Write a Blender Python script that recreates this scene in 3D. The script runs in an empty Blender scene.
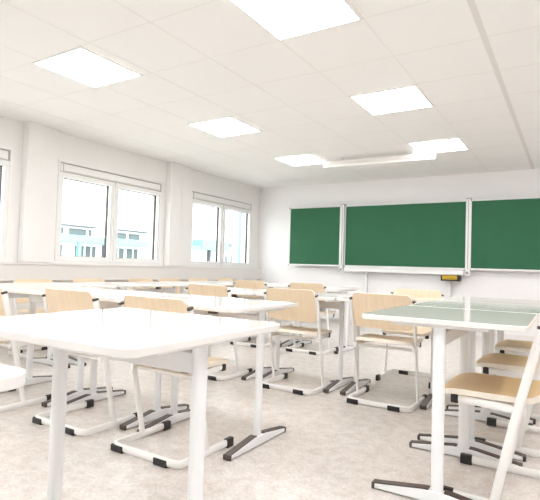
import bpy, bmesh, math, random
from mathutils import Vector, Matrix
random.seed(4)
S = bpy.context.scene
COL = S.collection
PI = math.pi

# ------------------------------------------------------------------ materials
def nodes(name):
    m = bpy.data.materials.new(name); m.use_nodes = True
    nt = m.node_tree
    return m, nt, nt.nodes['Principled BSDF']

def plain(name, col, rough=.5, metal=0., spec=.5, coat=0., noise=0., nscale=40., emit=None):
    m, nt, b = nodes(name)
    b.inputs['Base Color'].default_value = (*col, 1)
    b.inputs['Roughness'].default_value = rough
    b.inputs['Metallic'].default_value = metal
    b.inputs['Specular IOR Level'].default_value = spec
    b.inputs['Coat Weight'].default_value = coat
    if emit:
        b.inputs['Emission Color'].default_value = (*emit[0], 1)
        b.inputs['Emission Strength'].default_value = emit[1]
    if noise:
        tc = nt.nodes.new('ShaderNodeTexCoord'); n = nt.nodes.new('ShaderNodeTexNoise')
        n.inputs['Scale'].default_value = nscale; n.inputs['Detail'].default_value = 4
        r = nt.nodes.new('ShaderNodeMapRange')
        r.inputs['To Min'].default_value = 1 - noise; r.inputs['To Max'].default_value = 1 + noise
        mx = nt.nodes.new('ShaderNodeMix'); mx.data_type = 'RGBA'; mx.blend_type = 'MULTIPLY'
        mx.inputs[0].default_value = 1; mx.inputs[6].default_value = (*col, 1)
        nt.links.new(tc.outputs['Object'], n.inputs['Vector'])
        nt.links.new(n.outputs['Fac'], r.inputs['Value'])
        nt.links.new(r.outputs['Result'], mx.inputs[7])
        nt.links.new(mx.outputs[2], b.inputs['Base Color'])
    return m

def wood(name, c1, c2, rough=.35):
    m, nt, b = nodes(name)
    tc = nt.nodes.new('ShaderNodeTexCoord'); mp = nt.nodes.new('ShaderNodeMapping')
    mp.inputs['Scale'].default_value = (60, 3.0, 3.0)
    n = nt.nodes.new('ShaderNodeTexNoise'); n.inputs['Scale'].default_value = 1.6
    n.inputs['Detail'].default_value = 6; n.inputs['Distortion'].default_value = .4
    cr = nt.nodes.new('ShaderNodeValToRGB')
    cr.color_ramp.elements[0].position = .3; cr.color_ramp.elements[0].color = (*c1, 1)
    cr.color_ramp.elements[1].position = .7; cr.color_ramp.elements[1].color = (*c2, 1)
    nt.links.new(tc.outputs['Object'], mp.inputs['Vector'])
    nt.links.new(mp.outputs['Vector'], n.inputs['Vector'])
    nt.links.new(n.outputs['Fac'], cr.inputs['Fac'])
    nt.links.new(cr.outputs['Color'], b.inputs['Base Color'])
    b.inputs['Roughness'].default_value = rough
    return m

def floor_mat():
    m, nt, b = nodes('pale_speckled_vinyl')
    L = nt.links.new
    tc = nt.nodes.new('ShaderNodeTexCoord')
    n1 = nt.nodes.new('ShaderNodeTexNoise'); n1.inputs['Scale'].default_value = 14; n1.inputs['Detail'].default_value = 8; n1.inputs['Roughness'].default_value = .7
    n2 = nt.nodes.new('ShaderNodeTexNoise'); n2.inputs['Scale'].default_value = 70; n2.inputs['Detail'].default_value = 4
    v = nt.nodes.new('ShaderNodeTexVoronoi'); v.inputs['Scale'].default_value = 45
    for n in (n1, n2, v): L(tc.outputs['Object'], n.inputs['Vector'])
    cr = nt.nodes.new('ShaderNodeValToRGB')
    e = cr.color_ramp.elements
    e[0].position = .36; e[0].color = (.575, .515, .47, 1)
    e[1].position = .60; e[1].color = (.71, .67, .64, 1)
    L(n1.outputs['Fac'], cr.inputs['Fac'])
    r2 = nt.nodes.new('ShaderNodeMapRange'); r2.inputs['From Min'].default_value = .35; r2.inputs['From Max'].default_value = .65
    r2.inputs['To Min'].default_value = .90; r2.inputs['To Max'].default_value = 1.08
    L(n2.outputs['Fac'], r2.inputs['Value'])
    mx = nt.nodes.new('ShaderNodeMix'); mx.data_type = 'RGBA'; mx.blend_type = 'MULTIPLY'; mx.inputs[0].default_value = 1
    L(cr.outputs['Color'], mx.inputs[6]); L(r2.outputs['Result'], mx.inputs[7])
    # welded seams between the two metre sheets run along X
    sx = nt.nodes.new('ShaderNodeSeparateXYZ'); L(tc.outputs['Object'], sx.inputs[0])
    ab = nt.nodes.new('ShaderNodeMath'); ab.operation = 'MINIMUM'
    for k, ys_ in enumerate((3.46, 5.6)):
        sb = nt.nodes.new('ShaderNodeMath'); sb.operation = 'SUBTRACT'; sb.inputs[1].default_value = ys_; L(sx.outputs['Y'], sb.inputs[0])
        aa = nt.nodes.new('ShaderNodeMath'); aa.operation = 'ABSOLUTE'; L(sb.outputs[0], aa.inputs[0]); L(aa.outputs[0], ab.inputs[k])
    lt = nt.nodes.new('ShaderNodeMath'); lt.operation = 'LESS_THAN'; lt.inputs[1].default_value = .006; L(ab.outputs[0], lt.inputs[0])
    m2 = nt.nodes.new('ShaderNodeMix'); m2.data_type = 'RGBA'; m2.inputs[7].default_value = (.52, .46, .41, 1)
    L(lt.outputs[0], m2.inputs[0]); L(mx.outputs[2], m2.inputs[6])
    L(m2.outputs[2], b.inputs['Base Color'])
    b.inputs['Roughness'].default_value = .3
    b.inputs['Specular IOR Level'].default_value = .4
    return m

def ceiling_mat():
    m, nt, b = nodes('mineral_ceiling_tiles')
    L = nt.links.new
    tc = nt.nodes.new('ShaderNodeTexCoord'); n = nt.nodes.new('ShaderNodeTexNoise')
    n.inputs['Scale'].default_value = 220; n.inputs['Detail'].default_value = 3
    n3 = nt.nodes.new('ShaderNodeTexNoise'); n3.inputs['Scale'].default_value = 1.3
    L(tc.outputs['Object'], n.inputs['Vector']); L(tc.outputs['Object'], n3.inputs['Vector'])
    r = nt.nodes.new('ShaderNodeMapRange'); r.inputs['To Min'].default_value = .94; r.inputs['To Max'].default_value = 1.04
    L(n.outputs['Fac'], r.inputs['Value'])
    mx = nt.nodes.new('ShaderNodeMix'); mx.data_type = 'RGBA'; mx.blend_type = 'MULTIPLY'; mx.inputs[0].default_value = 1
    mx.inputs[6].default_value = (.86, .845, .83, 1); L(r.outputs['Result'], mx.inputs[7])
    L(mx.outputs[2], b.inputs['Base Color']); b.inputs['Roughness'].default_value = .9
    bp = nt.nodes.new('ShaderNodeBump'); bp.inputs['Strength'].default_value = .08; L(n.outputs['Fac'], bp.inputs['Height']); L(bp.outputs['Normal'], b.inputs['Normal'])
    return m

def glass_mat():
    m = bpy.data.materials.new('window_glass'); m.use_nodes = True
    nt = m.node_tree; nt.nodes.clear(); L = nt.links.new
    o = nt.nodes.new('ShaderNodeOutputMaterial'); t = nt.nodes.new('ShaderNodeBsdfTransparent'); g = nt.nodes.new('ShaderNodeBsdfGlossy')
    t.inputs['Color'].default_value = (.95, .98, .97, 1); g.inputs['Roughness'].default_value = .02
    lw = nt.nodes.new('ShaderNodeLayerWeight'); pw = nt.nodes.new('ShaderNodeMath'); pw.operation = 'POWER'; pw.inputs[1].default_value = 5
    L(lw.outputs['Facing'], pw.inputs[0])
    f = nt.nodes.new('ShaderNodeMath'); f.operation = 'MULTIPLY_ADD'; f.inputs[1].default_value = .5; f.inputs[2].default_value = .03; L(pw.outputs[0], f.inputs[0])
    mx = nt.nodes.new('ShaderNodeMixShader')
    L(f.outputs[0], mx.inputs[0]); L(t.outputs[0], mx.inputs[1]); L(g.outputs[0], mx.inputs[2]); L(mx.outputs[0], o.inputs['Surface'])
    return m

M = dict(
    wall=plain('white_painted_wall', (.84, .825, .81), .75, noise=.015, nscale=3),
    backwall=plain('cool_white_wall', (.87, .855, .86), .7, noise=.015, nscale=3),
    ceiling=ceiling_mat(), floor=floor_mat(),
    tbar=plain('ceiling_grid_bar', (.79, .765, .74), .8),
    joint=plain('ceiling_joint_bar', (.72, .69, .665), .8),
    lampframe=plain('lamp_frame_white', (.8, .79, .77), .4),
    lamp=plain('lit_diffuser', (.9, .9, .9), .5, emit=((.98, .985, 1), 5.5)),
    tube=plain('lit_tube', (.78, .77, .74), .4, emit=((1, .985, .96), .06)),
    upvc=plain('white_window_plastic', (.84, .83, .82), .3),
    groove=plain('shadow_gap_grey', (.45, .42, .40), .6),
    gasket=plain('dark_brown_gasket', (.022, .012, .010), .6),
    glass=glass_mat(),
    handle=plain('white_handle', (.8, .8, .8), .3),
    duct=plain('cable_duct_white', (.80, .77, .755), .4),
    board=plain('green_chalkboard_enamel', (.028, .128, .062), .55, spec=.25, noise=.06, nscale=5),
    alu=plain('pale_aluminium', (.80, .80, .80), .4, metal=.25),
    steel=plain('grey_metal', (.35, .35, .36), .4, metal=.7),
    black=plain('black_plastic', (.02, .018, .018), .45, noise=.1),
    brown=plain('dark_brown_plastic', (.075, .05, .042), .45, noise=.1),
    yellow=plain('ochre_sponge', (.55, .36, .04), .9, noise=.2, nscale=90),
    top=plain('white_laminate', (.73, .705, .665), .08, spec=.55, noise=.01, nscale=6),
    topedge=plain('white_edge_band', (.84, .83, .81), .35),
    under=plain('desk_underside', (.55, .46, .38), .7, noise=.05),
    white=plain('white_powder_coat', (.89, .91, .93), .38, noise=.01),
    cream=plain('pale_grey_powder_coat', (.88, .875, .86), .4, noise=.01),
    beech=wood('pale_beech_ply', (.74, .575, .39), (.80, .66, .485)),
    beechseat=wood('beech_ply_seat', (.72, .50, .235), (.79, .575, .30), .30),
    plyedge=plain('lit_ply_edge', (.84, .78, .68), .5, noise=.05, nscale=80),  # paler than the ply faces: window light on the edge put into the colour
    radiator=plain('radiator_enamel', (.80, .80, .80), .4),
    facade=plain('white_facade', (.86, .87, .88), .9, noise=.02, nscale=1),
    teal=plain('turquoise_paint', (.15, .345, .325), .7, spec=.2),
    extglass=plain('facade_window_glass', (.10, .115, .12), .5, spec=.15),
    extgrey=plain('grey_flashing', (.10, .10, .11), .8, spec=.1),
    paving=plain('pale_paving', (.55, .54, .52), .9, noise=.1, nscale=2),
    bark=plain('grey_bark', (.35, .36, .38), .9),
)

# ------------------------------------------------------------------ mesh helpers
def link(name, bm, mats, parent=None, bevel=0., smooth=True, segs=2):
    me = bpy.data.meshes.new(name)
    bmesh.ops.recalc_face_normals(bm, faces=bm.faces)
    bm.to_mesh(me); bm.free()
    for m in (mats if isinstance(mats, (list, tuple)) else [mats]): me.materials.append(m)
    if smooth:
        me.polygons.foreach_set('use_smooth', [True] * len(me.polygons))
        me.set_sharp_from_angle(angle=math.radians(35))
    o = bpy.data.objects.new(name, me); COL.objects.link(o)
    if parent: o.parent = parent
    if bevel:
        b = o.modifiers.new('bevel', 'BEVEL'); b.width = bevel; b.segments = segs; b.limit_method = 'ANGLE'
    return o

def box(bm, x0, x1, y0, y1, z0, z1, mi=0):
    v = [bm.verts.new((x, y, z)) for x in (x0, x1) for y in (y0, y1) for z in (z0, z1)]
    for q in ((0, 1, 3, 2), (4, 6, 7, 5), (0, 4, 5, 1), (2, 3, 7, 6), (0, 2, 6, 4), (1, 5, 7, 3)):
        f = bm.faces.new([v[i] for i in q]); f.material_index = mi

def mbox(name, ext, mat, parent=None, bevel=0.):
    bm = bmesh.new(); box(bm, *ext); return link(name, bm, mat, parent, bevel, smooth=bevel > 0)

def fillet(pts, r, n=5):
    out = [Vector(pts[0])]
    for i in range(1, len(pts) - 1):
        p, a, b = Vector(pts[i]), Vector(pts[i - 1]), Vector(pts[i + 1])
        d1, d2 = (a - p), (b - p); rr = min(r, d1.length * .45, d2.length * .45)
        s, e = p + d1.normalized() * rr, p + d2.normalized() * rr
        for k in range(n + 1):
            t = k / n
            out.append(s * (1 - t) ** 2 + p * 2 * t * (1 - t) + e * t * t)
    out.append(Vector(pts[-1])); return out

def sweep(bm, path, w, h, ref=(0, 0, 1), n=12, power=2.6):
    """flat-oval tube along a path: half sizes w (side) and h (towards ref)."""
    path = [Vector(p) for p in path]; rings = []; ref = Vector(ref)
    for i, p in enumerate(path):
        t = (path[min(i + 1, len(path) - 1)] - path[max(i - 1, 0)]).normalized()
        side = t.cross(ref).normalized(); up = side.cross(t).normalized()
        ring = []
        for k in range(n):
            a = 2 * PI * k / n; c, s = math.cos(a), math.sin(a)
            ring.append(bm.verts.new(p + side * w * math.copysign(abs(c) ** (2 / power), c) + up * h * math.copysign(abs(s) ** (2 / power), s)))
        rings.append(ring)
    for a, b in zip(rings, rings[1:]):
        for k in range(n): bm.faces.new((a[k], a[(k + 1) % n], b[(k + 1) % n], b[k]))
    bm.faces.new(rings[0][::-1]); bm.faces.new(rings[-1])

def slab(bm, L, halfw, r, pos, th, nv=22, nu=12, edge_mi=1):
    """curved board: v runs 0..L, rounded corners r, pos(x, v)->(point, normal)."""
    vs = []
    for i in range(nv + 1):
        a = i / nv
        v = L * (.5 - .5 * math.cos(PI * a))
        d = min(v, L - v); hw = halfw if d >= r else halfw - r + math.sqrt(max(0, r * r - (r - d) ** 2))
        vs.append((v, hw))
    top, bot = [], []
    for v, hw in vs:
        rt, rb = [], []
        for j in range(nu + 1):
            x = hw * (2 * j / nu - 1); p, nn = pos(x, v)
            rt.append(bm.verts.new(Vector(p) + Vector(nn) * th / 2)); rb.append(bm.verts.new(Vector(p) - Vector(nn) * th / 2))
        top.append(rt); bot.append(rb)
    for i in range(nv):
        for j in range(nu):
            bm.faces.new((top[i][j], top[i][j + 1], top[i + 1][j + 1], top[i + 1][j]))
            bm.faces.new((bot[i][j], bot[i + 1][j], bot[i + 1][j + 1], bot[i][j + 1]))
    def e(a, b, c, d):
        f = bm.faces.new((a, b, c, d)); f.material_index = edge_mi
    for i in range(nv):
        e(top[i][0], top[i + 1][0], bot[i + 1][0], bot[i][0]); e(top[i + 1][nu], top[i][nu], bot[i][nu], bot[i + 1][nu])
    for j in range(nu):
        e(top[0][j + 1], top[0][j], bot[0][j], bot[0][j + 1]); e(top[nv][j], top[nv][j + 1], bot[nv][j + 1], bot[nv][j])

def rounded_plate(bm, hx, hy, r, z0, z1, mt=0, me=1, mb=2, n=6, ch=.003):
    def loop(hx, hy, r, z):
        vs = []
        for cx, cy, a0 in ((hx - r, hy - r, 0), (-hx + r, hy - r, PI / 2), (-hx + r, -hy + r, PI), (hx - r, -hy + r, 1.5 * PI)):
            for k in range(n + 1):
                a = a0 + PI / 2 * k / n; vs.append(bm.verts.new((cx + r * math.cos(a), cy + r * math.sin(a), z)))
        return vs
    ls = [loop(hx - ch, hy - ch, r - ch, z1), loop(hx, hy, r, z1 - ch), loop(hx, hy, r, z0 + ch), loop(hx - ch, hy - ch, r - ch, z0)]
    bm.faces.new(ls[0]).material_index = mt; bm.faces.new(ls[3][::-1]).material_index = mb
    for a, b in zip(ls, ls[1:]):
        for k in range(len(a)): bm.faces.new((a[k], b[k], b[(k + 1) % len(a)], a[(k + 1) % len(a)])).material_index = me

def thing(name, label, cat, loc=(0, 0, 0), rz=0., group=None):
    o = bpy.data.objects.new(name, None); COL.objects.link(o); o.empty_display_size = .1
    o.location = loc; o.rotation_euler = (0, 0, rz); o['label'] = label; o['category'] = cat
    if group: o['group'] = group
    return o

def tag(o, label, cat, group=None):
    o['label'] = label; o['category'] = cat
    if group: o['group'] = group
    return o

def struct(o): o['kind'] = 'structure'; return o

def copy_tree(o, parent=None):
    c = o.copy(); COL.objects.link(c)
    if parent: c.parent = parent
    for ch in [q for q in bpy.data.objects if q.parent == o]: copy_tree(ch, c)
    return c

# ------------------------------------------------------------------ room shell
XL, XR, YB, YF, H = -5.45, 2.5, 8.30, -1.6, 2.585
struct(mbox('floor', (XL - .3, XR + .12, YF - .12, YB + .12, -.1, 0), M['floor']))
bm = bmesh.new(); box(bm, XL - .3, XR + .12, YF - .12, YB + .12, H, H + .12)
struct(link('ceiling', bm, M['ceiling'], smooth=False))
struct(mbox('wall_back', (XL - .3, XR + .12, YB, YB + .12, 0, H), M['backwall']))
struct(mbox('wall_front', (XL - .3, XR + .12, YF - .12, YF, 0, H), M['wall']))
struct(mbox('wall_right', (XR, XR + .12, YF, YB, 0, H), M['wall']))

# window wall: parapet, lintel, piers
WIN = [(1.26, 3.125), (3.71, 5.53), (6.18, 8.04), (-1.18, .60)]
ZS, ZT = .985, 2.25
bm = bmesh.new()
box(bm, XL - .25, XL, YF, YB, 0, ZS); box(bm, XL - .25, XL, YF, YB, ZT, H)
ys = sorted(WIN); e = YF
for a, b in ys + [(YB, YB)]:
    box(bm, XL - .25, XL, e, a, ZS, ZT); e = b
struct(link('wall_left', bm, M['wall'], smooth=False))
# stepped pilasters between the windows
for i, (a, b, c) in enumerate([(3.24, 3.42, 3.655), (5.60, 5.84, 6.12), (.80, .98, 1.2)]):
    bm = bmesh.new(); box(bm, XL, XL + .11, a, b, .96, H); box(bm, XL, XL + .07, b, c, .96, H)
    struct(link('trim_%d' % (i + 1), bm, M['wall'], bevel=.004))
# cable duct under the sills
bm = bmesh.new(); box(bm, XL, XL + .09, YF, YB, .745, .95); box(bm, XL, XL + .105, YF, YB, .93, .957); box(bm, XL, XL + .095, YF, YB, .742, .758)
struct(link('trim_4', bm, M['duct'], bevel=.003))
bm = bmesh.new(); box(bm, XL, XR, YB - .012, YB, 0, .07)
struct(link('baseboard_back', bm, M['duct'], smooth=False))
bm = bmesh.new(); box(bm, XL, XL + .012, YF, YB - .012, 0, .07)
struct(link('baseboard_left', bm, M['duct'], smooth=False))

def frame_ring(bm, x0, x1, a, b, z0, z1, w):
    box(bm, x0, x1, a, b, z0, z0 + w); box(bm, x0, x1, a, b, z1 - w, z1)
    box(bm, x0, x1, a, a + w, z0 + w, z1 - w); box(bm, x0, x1, b - w, b, z0 + w, z1 - w)

for wi, (a, b) in enumerate(WIN):
    w = struct(bpy.data.objects.new('window_%d' % (wi + 1), None)); COL.objects.link(w); w.location = (XL, (a + b) / 2, ZS)
    mi = Matrix.Translation((-XL, -(a + b) / 2, -ZS))
    def wl(name, bm, mat, bevel=0.):
        bm.transform(mi); return link(name, bm, mat, w, bevel, smooth=bevel > 0)
    bm = bmesh.new(); frame_ring(bm, XL - .10, XL + .008, a, b, ZS, ZT, .028)
    wl('frame', bm, M['upvc'], .003)
    # roller shutter box along the head, with its shadow gaps
    bm = bmesh.new(); box(bm, XL - .10, XL - .012, a + .028, b - .028, 2.10, ZT - .028)
    wl('shutter_box', bm, M['upvc'])
    bm = bmesh.new(); frame_ring(bm, XL - .012, XL - .006, a + .03, b - .03, 2.10, ZT - .03, .010)
    wl('shadow_gap', bm, M['groove'])
    bm = bmesh.new(); box(bm, XL - .008, XL + .008, a + .075, b - .075, 2.118, 2.205)
    wl('shutter_cover', bm, M['upvc'], .003)
    mid = (a + b) / 2 - .012
    for k, (p, q) in enumerate(((a + .02, mid - .01), (mid + .01, b - .02))):
        bm = bmesh.new(); fw = .068
        frame_ring(bm, XL - .085, XL + .002, p, q, ZS + .0, 2.10, fw if False else .062)
        s = wl('sash', bm, M['upvc'], .004)
        gp, gq, g0, g1 = p + .062, q - .062, ZS + .062, 2.10 - .062
        bm = bmesh.new(); frame_ring(bm, XL - .092, XL - .052, gp - .004, gq + .004, g0 - .004, g1 + .004, .011)
        g = wl('gasket', bm, M['gasket'])
        bm = bmesh.new(); box(bm, XL - .064, XL - .058, gp, gq, g0, g1)
        wl('pane', bm, M['glass'])
    bm = bmesh.new(); box(bm, XL + .002, XL + .02, mid - .045, mid - .02, 1.42, 1.50); box(bm, XL + .02, XL + .034, mid - .042, mid - .023, 1.36, 1.47)
    wl('handle', bm, M['handle'], .004)

# ------------------------------------------------------------------ suspended ceiling grid and lamps
T = .625; OX, OY = -1.1492, 2.8851
LX = [OX - T / 2, -3.43, OX - T / 2 + 1.96]; LY = [OY - T / 2 + 1.875 * k for k in range(-2, 3)]
bm = bmesh.new()
def lamp_hit(x, y): return any(abs(x - a) < T / 2 - .01 and abs(y - b) < T / 2 - .01 for a in LX for b in LY)
xs = [OX + T * i for i in range(-6, 6)]; ysl = [OY + T * j for j in range(-7, 9)]
for i, x in enumerate(xs):
    if XL < x < XR and i != 7: box(bm, x - .005, x + .005, YF, YB, H - .001, H + .01)
for y in ysl:
    if YF < y < YB: box(bm, XL, XR, y - .004, y + .004, H - .001, H + .01)
struct(link('trim_5', bm, M['tbar'], smooth=False))
x = xs[7]
bm = bmesh.new(); box(bm, x - .020, x + .020, YF, YB, H - .0015, H + .01)
struct(link('trim_6', bm, M['joint'], smooth=False))

def ceiling_lamp(loc, label):
    t = thing('ceiling_light', label, 'ceiling light', loc, 0, 'square ceiling panel lights')
    bm = bmesh.new(); h = T / 2 - .002; w = .018
    box(bm, -h, h, -h, -h + w, -.008, 0); box(bm, -h, h, h - w, h, -.008, 0); box(bm, -h, -h + w, -h + w, h - w, -.008, 0); box(bm, h - w, h, -h + w, h - w, -.008, 0)
    link('frame', bm, M['lampframe'], t, smooth=False)
    bm = bmesh.new(); box(bm, -h + w, h - w, -h + w, h - w, -.006, -.001)
    link('diffuser', bm, M['lamp'], t, smooth=False)
    return t
names = {(0, 2): 'large square ceiling light at the top edge, nearest overhead', (0, 3): 'square ceiling light in the right row, beyond the largest one',
         (0, 4): 'square ceiling light beside the end of the long strip lamp', (1, 2): 'square ceiling light nearest on the window side row',
         (1, 3): 'middle square ceiling light of the window side row', (1, 4): 'farthest square ceiling light of the window side row, by the strip lamp'}
names[(0, 1)] = 'added square ceiling light over the right desks, unseen above the picture'; names[(1, 1)] = 'added square ceiling light over the window side desks, unseen above the picture'  # unseen panels added to raise the room brightness
for k, n in ((1, 'nearest'), (2, 'second'), (3, 'third'), (4, 'farthest')):
    names[(2, k)] = n + ' added square ceiling light of the inner row, unseen outside the picture on the right'  # whole row added out of view to brighten the right side
for k, n in ((0, 'right'), (2, 'inner')): names[(k, 0)] = 'added rearmost square ceiling light of the ' + n + ' row, unseen behind the viewer'  # added behind the camera to light the foreground legs
for i in range(3):
    for k in range(0, 5):
        if (i, k) in names: ceiling_lamp((LX[i], LY[k], H - .003), names[(i, k)])

# strip lamp over the chalkboard
t = thing('strip_lamp', 'long narrow white strip lamp hanging below the ceiling before the chalkboard', 'strip lamp', (-2.33, 6.46, H), .045)
bm = bmesh.new(); box(bm, -.79, .79, -.035, .035, -.095, -.045)
link('housing', bm, M['tbar'], t, .008)
bm = bmesh.new(); sweep(bm, [(-.76, 0, -.110), (.76, 0, -.110)], .022, .020)
link('tube', bm, M['tube'], t)
for s in (-1, 1):
    bm = bmesh.new(); box(bm, s * .775 - .012, s * .775 + .012, -.022, .022, -.128, -.09); link('tube_holder', bm, M['alu'], t, .003)
    bm = bmesh.new(); sweep(bm, [(s * .5, 0, -.05), (s * .5, 0, 0)], .008, .008, (0, 1, 0)); link('hanger', bm, M['alu'], t)

# ------------------------------------------------------------------ chalkboard
KB = 8.2 / 8.3
def bx(x): return x * KB
def bz(z): return .983 + (z - .983) * KB
t = thing('chalkboard', 'wide three panel green chalkboard in pale metal frame on the back wall', 'chalkboard', (bx(-2.51), 8.2, 0))
ox, oy = -bx(-2.51), -8.2
def cb(name, ext, mat, bevel=.0, parent=None):
    x0, x1, y0, y1, z0, z1 = ext
    bm = bmesh.new(); box(bm, x0 + ox, x1 + ox, y0 + oy, y1 + oy, z0, z1); return link(name, bm, mat, parent or t, bevel, smooth=bevel > 0)
zt, zb = bz(2.133), bz(1.062)
for nm, x0, x1, y in (('wing_panel', -4.70, -3.655, 8.17), ('centre_panel', -3.545, -1.475, 8.19), ('wing_panel', -1.385, -.345, 8.17)):
    x0, x1 = bx(x0), bx(x1)
    p = cb(nm, (x0, x1, y, y + .02, zb, zt), M['board'])
    bm = bmesh.new(); fr = .016; a, b, c, d = x0 + ox, x1 + ox, y + oy, y + oy + .028
    box(bm, a - fr, b + fr, c - .006, d, zt, zt + fr); box(bm, a - fr, b + fr, c - .006, d, zb - .028, zb)
    box(bm, a - fr, a, c - .006, d, zb, zt); box(bm, b, b + fr, c - .006, d, zb, zt)
    link('edge_frame', bm, M['alu'], p, .002)
    for xx in (a - fr, b + fr):
        for zz in (zb - .02, zt + .01):
            bm = bmesh.new(); box(bm, xx - .014, xx + .014, c - .010, d, zz - .012, zz + .012); link('corner_cap', bm, M['steel'], p, .003)
for x in (-3.60, -1.43):
    x = bx(x); p = cb('column', (x - .032, x + .032, 8.15, 8.27, 1.02, bz(2.165)), M['alu'], .006)
    bm = bmesh.new(); box(bm, x + ox - .006, x + ox + .006, -.056, -.048, 1.04, bz(2.15)); link('track_groove', bm, M['groove'], p, smooth=False)
    bm = bmesh.new(); box(bm, x + ox - .036, x + ox + .036, -.054, .06, bz(2.165), bz(2.18)); link('column_cap', bm, M['steel'], p, .003)
    bm = bmesh.new()
    sweep(bm, [(x + ox, -.07, .985), (x + ox, -.03, .985)], .045, .045, (0, 0, 1), 16, 2)
    link('pulley', bm, M['alu'], p)
    bm = bmesh.new(); sweep(bm, [(x + ox, -.085, .985), (x + ox, -.068, .985)], .020, .020, (0, 0, 1), 12, 2); link('pulley_hub', bm, M['steel'], p)
cb('chalk_ledge', (bx(-3.53), bx(-1.49), 8.13, 8.21, bz(.948), bz(1.03)), M['alu'], .006)
for x in (-3.175, -1.74): cb('wall_post', (bx(x) - .035, bx(x) + .035, 8.235, 8.299, .0, bz(.95)), M['alu'], .004)
# sponge holder hanging beneath the ledge
t = thing('sponge_holder', 'small black box with a yellow sponge under the chalkboard ledge', 'sponge holder', (bx(-1.675), 8.15, bz(.846)))
bm = bmesh.new(); box(bm, -.155, .145, -.04, .05, 0, .02); box(bm, -.155, -.14, -.04, .05, .02, .09); box(bm, .10, .145, -.04, .05, .02, .09); box(bm, -.14, .10, .035, .05, .02, .09)
link('tray', bm, M['black'], t, .003)
bm = bmesh.new(); box(bm, -.137, .097, -.035, .032, .021, .092); link('sponge', bm, M['yellow'], t, .008)
# white finned radiator low on the back wall
t = thing('radiator', 'low white ribbed radiator along the back wall below the chalkboard', 'radiator', (-4.2, 8.235, 0))
bm = bmesh.new(); box(bm, -.95, .95, -.04, .04, .08, .42)
for k in range(38): box(bm, -.93 + k * .05, -.905 + k * .05, -.052, -.04, .10, .40)
link('body', bm, M['radiator'], t, .003)
for k in (-.55, -.15, .25):
    bm = bmesh.new(); box(bm, k - .10, k + .10, -.060, -.051, .20, .26); link('vent_slot', bm, M['steel'], t, smooth=False)
for k in (-.8, .8):
    bm = bmesh.new(); box(bm, k - .02, k + .02, -.03, .03, 0, .08); link('foot', bm, M['radiator'], t, smooth=False)

# ------------------------------------------------------------------ desks (long axis X, user side -Y)
def make_desk(name, w, sp, d=.68, dz=0.):
    t = bpy.data.objects.new('school_desk', None); COL.objects.link(t)
    bm = bmesh.new(); rounded_plate(bm, w / 2, d / 2, .045, .737 + dz, .760 + dz)
    link('tabletop', bm, [M['top'], M['topedge'], M['under']], t)
    bm = bmesh.new(); box(bm, -sp / 2, sp / 2, -.019, .019, .642 + dz, .700 + dz)
    link('support_beam', bm, M['white'], t, .004)
    for s in (-1, 1):
        x = s * sp / 2
        bm = bmesh.new(); sweep(bm, [(x, 0, .03), (x, 0, .73 + dz)], .0175, .026, (0, 1, 0), 18, 2.2)
        lg = link('leg', bm, M['white'], t)
        bm = bmesh.new(); box(bm, x - .03, x + .03, -.20, .20, .722 + dz, .7365 + dz)
        link('top_bracket', bm, M['white'], lg, .002)
        # tapering foot
        bm = bmesh.new(); L = .27
        prof = [(-L, .005, .025), (-.05, .005, .056), (.05, .005, .056), (L, .005, .025)]
        vs = []
        for y, z0, z1 in prof: vs.append([bm.verts.new(q) for q in ((x - .022, y, z0), (x + .022, y, z0), (x + .022, y, z1), (x - .022, y, z1))])
        for a, b in zip(vs, vs[1:]):
            for k in range(4): bm.faces.new((a[k], a[(k + 1) % 4], b[(k + 1) % 4], b[k]))
        bm.faces.new(vs[0]); bm.faces.new(vs[-1][::-1])
        ft = link('foot', bm, M['white'], t, .005)
        for e in (-1, 1):
            bm = bmesh.new(); a = []
            for y, z in ((e * .032, .0562), (e * .05, .0562), (e * (L + .001), .0255)):
                a.append([bm.verts.new(q) for q in ((x - .020, y, z), (x + .020, y, z), (x + .020, y, z + .004), (x - .020, y, z + .004))])
            for p, q in zip(a, a[1:]):
                for k in range(4): bm.faces.new((p[k], p[(k + 1) % 4], q[(k + 1) % 4], q[k]))
            bm.faces.new(a[0]); bm.faces.new(a[-1][::-1])
            link('foot_cover', bm, M['brown'], ft, smooth=False)
            bm = bmesh.new(); y0, y1 = sorted((e * (L - .004), e * (L + .012)))
            box(bm, x - .024, x + .024, y0, y1, .001, .030); link('end_cap', bm, M['brown'], ft, .005)
    bm = bmesh.new(); box(bm, -.026, .026, -.055, -.020, .690 + dz, .7365 + dz); link('lock_block', bm, M['brown'], t, .003)
    return t

protos = {}
DESKS = []
def desk(x, y, rz, label, group, w=.75, sp=.62, d=.68, dz=0.):
    k = (w, sp, d, dz)
    if k not in protos: o = protos[k] = make_desk('d', *k)
    else: o = copy_tree(protos[k])
    o.location = (x, y, 0); o.rotation_euler = (0, 0, rz); tag(o, label, 'desk', group); DESKS.append(o); return o

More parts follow.
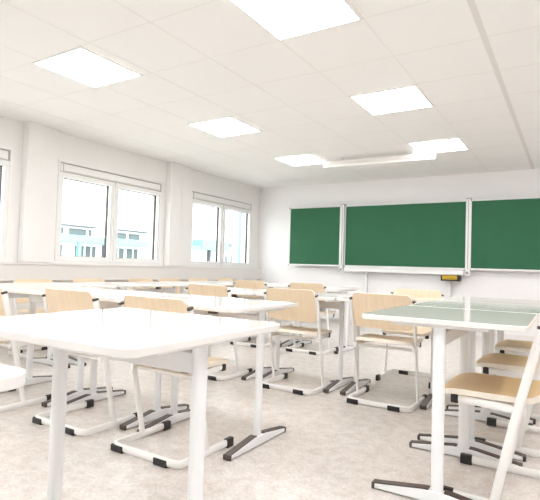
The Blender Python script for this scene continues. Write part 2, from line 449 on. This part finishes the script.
# ------------------------------------------------------------------ chairs (facing +Y, origin on the floor between the posts)
PW = .232
def make_chair(seat_mat, back_mat):
    t = bpy.data.objects.new('school_chair', None); COL.objects.link(t)
    # U shaped floor runner
    bm = bmesh.new()
    path = fillet([(-PW, .215, .026), (-PW, -.205, .026), (PW, -.205, .026), (PW, .215, .026)], .045)
    sweep(bm, path, .011, .019)
    r = link('runner', bm, M['cream'], t)
    for x0, x1 in ((-.232, -.142), (.075, .165)):
        bm = bmesh.new(); box(bm, x0, x1, -.220, -.190, .0, .036); link('floor_glide', bm, M['black'], r, .006)
    for s in (-1, 1):
        bm = bmesh.new(); box(bm, s * PW - .0145, s * PW + .0145, .165, .222, .0, .049); link('end_cap', bm, M['black'], r, .005)
    top = {}
    for s in (-1, 1):
        bm = bmesh.new()
        pts = [(s * PW, .005, .035), (s * PW, -.040, .25), (s * (PW + .002), -.088, .46), (s * (PW + .004), -.128, .62), (s * (PW + .004), -.165, .765)]
        sweep(bm, fillet(pts, .08, 3), .009, .0185, (0, 1, 0), 14, 2.2)
        p = link('post', bm, M['cream'], t)
        bm = bmesh.new(); sweep(bm, [(s * (PW + .004), -.1645, .763), (s * (PW + .004), -.1675, .775)], .0105, .020, (0, 1, 0)); link('end_cap', bm, M['brown'], p)
        # side rail under the seat
        bm = bmesh.new(); sweep(bm, fillet([(s * (PW - .014), -.105, .418), (s * (PW - .03), -.02, .424), (s * (PW - .045), .165, .430)], .05, 3), .011, .018)
        q = link('seat_rail', bm, M['cream'], t)
        bm = bmesh.new(); box(bm, s * (PW - .045) - .014, s * (PW - .045) + .014, .158, .19, .408, .4455); link('bumper', bm, M['black'], q, .004)
    bm = bmesh.new(); sweep(bm, [(-PW + .02, -.065, .414), (PW - .02, -.065, .414)], .016, .011); link('cross_rail', bm, M['cream'], t)
    def seatpos(x, v):
        y = .245 - v; u = x / .212
        z = .463 - .006 * (1 - u * u) * math.sin(PI * min(1, max(0, v / .4)))
        f = max(0, (.09 - v) / .09); z -= .020 * f * f
        g = max(0, (v - .32) / .08); z += .010 * g * g
        return (x, y, z), Vector((0, -.3 * f + .15 * g, 1)).normalized()
    bm = bmesh.new(); slab(bm, .40, .212, .07, seatpos, .024); link('seat', bm, [seat_mat, M['plyedge']], t)
    def backpos(x, v):
        z = .558 + v; y = -.118 - (z - .62) * .255 - .012 + .0
        y -= .018 * (1 - (x / .222) ** 2)
        return (x, y, z), Vector((x * .5, 1, .25)).normalized()
    bm = bmesh.new(); slab(bm, .255, .222, .035, backpos, .011); link('backrest', bm, [back_mat, M['plyedge']], t)
    return t
cp = {}
def chair(x, y, rz, label, group, kind='beech'):
    if kind not in cp: o = cp[kind] = make_chair(M['beech'] if kind == 'beech' else M['beechseat'], M['beech'])
    else: o = copy_tree(cp[kind])
    o.location = (x, y, 0); o.rotation_euler = (0, 0, rz); return tag(o, label, 'chair', group)

# foreground desks
desk(-1.117, .137, 0, 'white desk corner cut off at the left edge, nearest the viewer', 'white desks of the left block', .758, .605, .69, .043)
desk(-1.183, 1.058, .015, 'large white glossy foreground desk on two broad legs', 'white desks of the left block', .758, .605, .68, .040)
desk(-1.79, 2.30, 0, 'white desk just behind the large foreground desk', 'white desks of the left block', dz=.012)
desk(-2.555, 2.30, 0, 'white desk second in the row behind the foreground desk', 'white desks of the left block', dz=.012)
desk(-3.32, 2.30, 0, 'white desk at window end of the row behind the foreground desk', 'white desks of the left block', dz=.012)
desk(-1.215, 3.86, 0, 'white desk between the two middle beech chairs facing each other', 'white desks of the left block')
desk(-1.968, 3.84, 0, 'white desk in the middle of the third row', 'white desks of the left block')
desk(-2.722, 3.78, 0, 'white desk at window end of the third row', 'white desks of the left block')
desk(-2.64, 5.53, 0, 'white desk at the right end of the row nearest the chalkboard', 'white desks of the left block')
desk(-3.395, 5.53, 0, 'white desk on the window side of the row nearest the chalkboard', 'white desks of the left block')
# desks of the right block, long side along the room
ND = ['near white desk on the right with grey green reflection on its top', 'second desk of the right block, joined behind the near one', 'third desk of the right block, farthest along']
for k, y in enumerate((2.49, 3.255, 4.02)):
    desk(-.490, y, PI / 2 + .010, ND[k], 'white desks of the right block', dz=.024)
# desks along the windows
WD = ['window side desk nearest to the viewer', 'second window side desk from the viewer', 'third window side desk, below the wide middle window', 'fourth window side desk, before the pier between two windows', 'farthest window side desk, below the far window']
for k, (x, y) in enumerate(((-4.20, 2.55), (-4.18, 3.33), (-4.10, 4.11), (-4.12, 4.89), (-4.14, 5.67))):
    desk(x, y, PI / 2, WD[k], 'white desks along the windows')

G = 'pale beech chairs of the left block'
chair(-2.545, 2.01, 0, 'pale beech chair behind the left end of the foreground desk', G)
chair(-1.82, 1.99, 0, 'pale beech chair tucked behind the middle of the foreground desk', G)
chair(-3.33, 1.93, 0, 'pale beech chair cut off at the left frame edge', G)
chair(-1.935, 3.60, 0, 'pale beech chair beyond the right corner of the second desk', G)
chair(-1.185, 3.62, 0, 'pale beech chair in the open aisle left of the right block', G)
chair(-2.745, 3.55, 0, 'pale beech chair in third row, backrest above the second desk', G)
chair(-1.25, 4.47, PI, 'pale beech chair turned towards the viewer behind the aisle chair', G)
chair(-2.64, 5.24, 0, 'pale beech chair at right desk of the row nearest the chalkboard', G)
chair(-3.42, 5.20, 0, 'pale beech chair at window side desk of the row nearest the chalkboard', G)
GR = 'brown beech chairs of the right block'
chair(-.27, 2.49, PI / 2, 'large beech chair at right frame edge with thick white leg', GR, 'brown')
chair(-.25, 3.26, PI / 2, 'second beech chair of the right block, behind the large one', GR, 'brown')
chair(-.25, 4.02, PI / 2, 'third beech chair of the right block, partly under the desk', GR, 'brown')
GW = 'beech chairs under the windows'
WC = ['beech backrest under the windows, nearest of the window row', 'second beech backrest of the window row, under the middle window', 'third beech backrest of the window row, at end of the middle window', 'fourth beech backrest of the window row, under the white pier', 'fifth beech backrest of the window row, under the far window', 'farthest beech backrest of the window row, near the corner']
for k, y in enumerate((3.115, 3.819, 4.638, 5.189, 5.815, 6.49)):
    chair(-4.74, y, -PI / 2, WC[k], GW).scale.z = .955

# ------------------------------------------------------------------ outside
o = struct(mbox('ground_outside', (-60, XL - .25, -30, 80, -.6, -.4), M['paving']))
FX = -22.
def fbox(name, y0, y1, z0, z1, mat, parent, d0=-.02, d1=.06):
    bm = bmesh.new(); box(bm, d0, d1, y0, y1, z0, z1); return link(name, bm, mat, parent, smooth=False)
t = thing('school_building', 'bright white low building with turquoise canopy seen through the windows', 'building', (FX, 0, 0))
bm = bmesh.new(); box(bm, -8, 0, -5, 60, -.4, 7.2); link('wall', bm, M['facade'], t, smooth=False)
fbox('canopy', 6, 25.2, 1.95, 2.28, M['teal'], t, 0, .9)
fbox('canopy', 25.3, 28.2, 2.05, 2.7, M['teal'], t, 0, .9)
fbox('eaves', 10, 17.3, 2.78, 2.86, M['extgrey'], t, 0, .3)
fbox('eaves', 18.6, 21.0, 2.80, 2.88, M['extgrey'], t, 0, .3)
for y0, y1 in ((14.9, 15.4), (15.75, 16.75), (16.95, 17.1 + .0), (18.7, 19.5), (19.7, 20.5), (29.0, 29.8)):
    f = fbox('window', y0, y1, 2.36, 2.68, M['extglass'], t)
for y0, y1 in ((14.7, 15.35), (16.15, 16.65), (16.8, 17.15 + .25), (18.5, 19.35), (19.6, 20.4), (29.0, 29.5), (29.65, 30.1)):
    f = fbox('window', y0, y1, 1.18, 1.80, M['extglass'], t)
    bm = bmesh.new(); ym = (y0 + y1) / 2; box(bm, .06, .09, ym - .03, ym + .03, 1.18, 1.80); link('glazing_bar', bm, M['facade'], f, smooth=False)
for y in (15.72, 21.5, 27.6):
    fbox('post', y, y + .16, -.4, 2.0, M['teal'], t, .7, .86)
fbox('downpipe', 30.6, 31.1, -.4, 6.4, M['teal'], t, 0, .3)
fbox('downpipe', 17.85, 18.0, -.4, 1.9, M['extgrey'], t, 0, .2)
fbox('downpipe', 26.9, 27.1, -.4, 2.1, M['extgrey'], t, 0, .2)

# ------------------------------------------------------------------ light
w = bpy.data.worlds.new('sky'); S.world = w; w.use_nodes = True
bg = w.node_tree.nodes['Background']; bg.inputs['Color'].default_value = (.95, .98, 1, 1); bg.inputs['Strength'].default_value = 2.6
l = bpy.data.lights.new('sun', 'SUN'); l.energy = 1.2; l.angle = math.radians(3); l.color = (1, .97, .93)
so = bpy.data.objects.new('sun', l); COL.objects.link(so)
so.rotation_euler = Vector((-.75, .25, -.62)).to_track_quat('-Z', 'Y').to_euler()

# ------------------------------------------------------------------ camera
yaw, pitch, roll, f = -.5572, .0352, .0299, 487.8
cy, sy = math.cos(yaw), math.sin(yaw)
r = Vector((cy, -sy, 0)); f0 = Vector((sy, cy, 0)); u0 = Vector((0, 0, 1))
fw = f0 * math.cos(pitch) + u0 * math.sin(pitch); u = -f0 * math.sin(pitch) + u0 * math.cos(pitch)
c, s = math.cos(roll), math.sin(roll)
cx, cyv = r * c + u * s, -r * s + u * c
cam = bpy.data.cameras.new('camera'); cam.sensor_fit = 'HORIZONTAL'; cam.sensor_width = 36; cam.lens = f * 36 / 540
cam.clip_start = .02; cam.clip_end = 300
co = bpy.data.objects.new('camera', cam); COL.objects.link(co)
co.matrix_world = Matrix(((cx.x, cyv.x, -fw.x, 0), (cx.y, cyv.y, -fw.y, 0), (cx.z, cyv.z, -fw.z, .983), (0, 0, 0, 1)))
S.camera = co

v = S.view_settings; v.view_transform = 'Standard'; v.look = 'None'; v.gamma = 1; v.use_curve_mapping = False
v.exposure = 1.5
S.cycles.use_denoising = True
S.cycles.max_bounces = 10; S.cycles.diffuse_bounces = 6
S.cycles.caustics_reflective = False; S.cycles.caustics_refractive = False
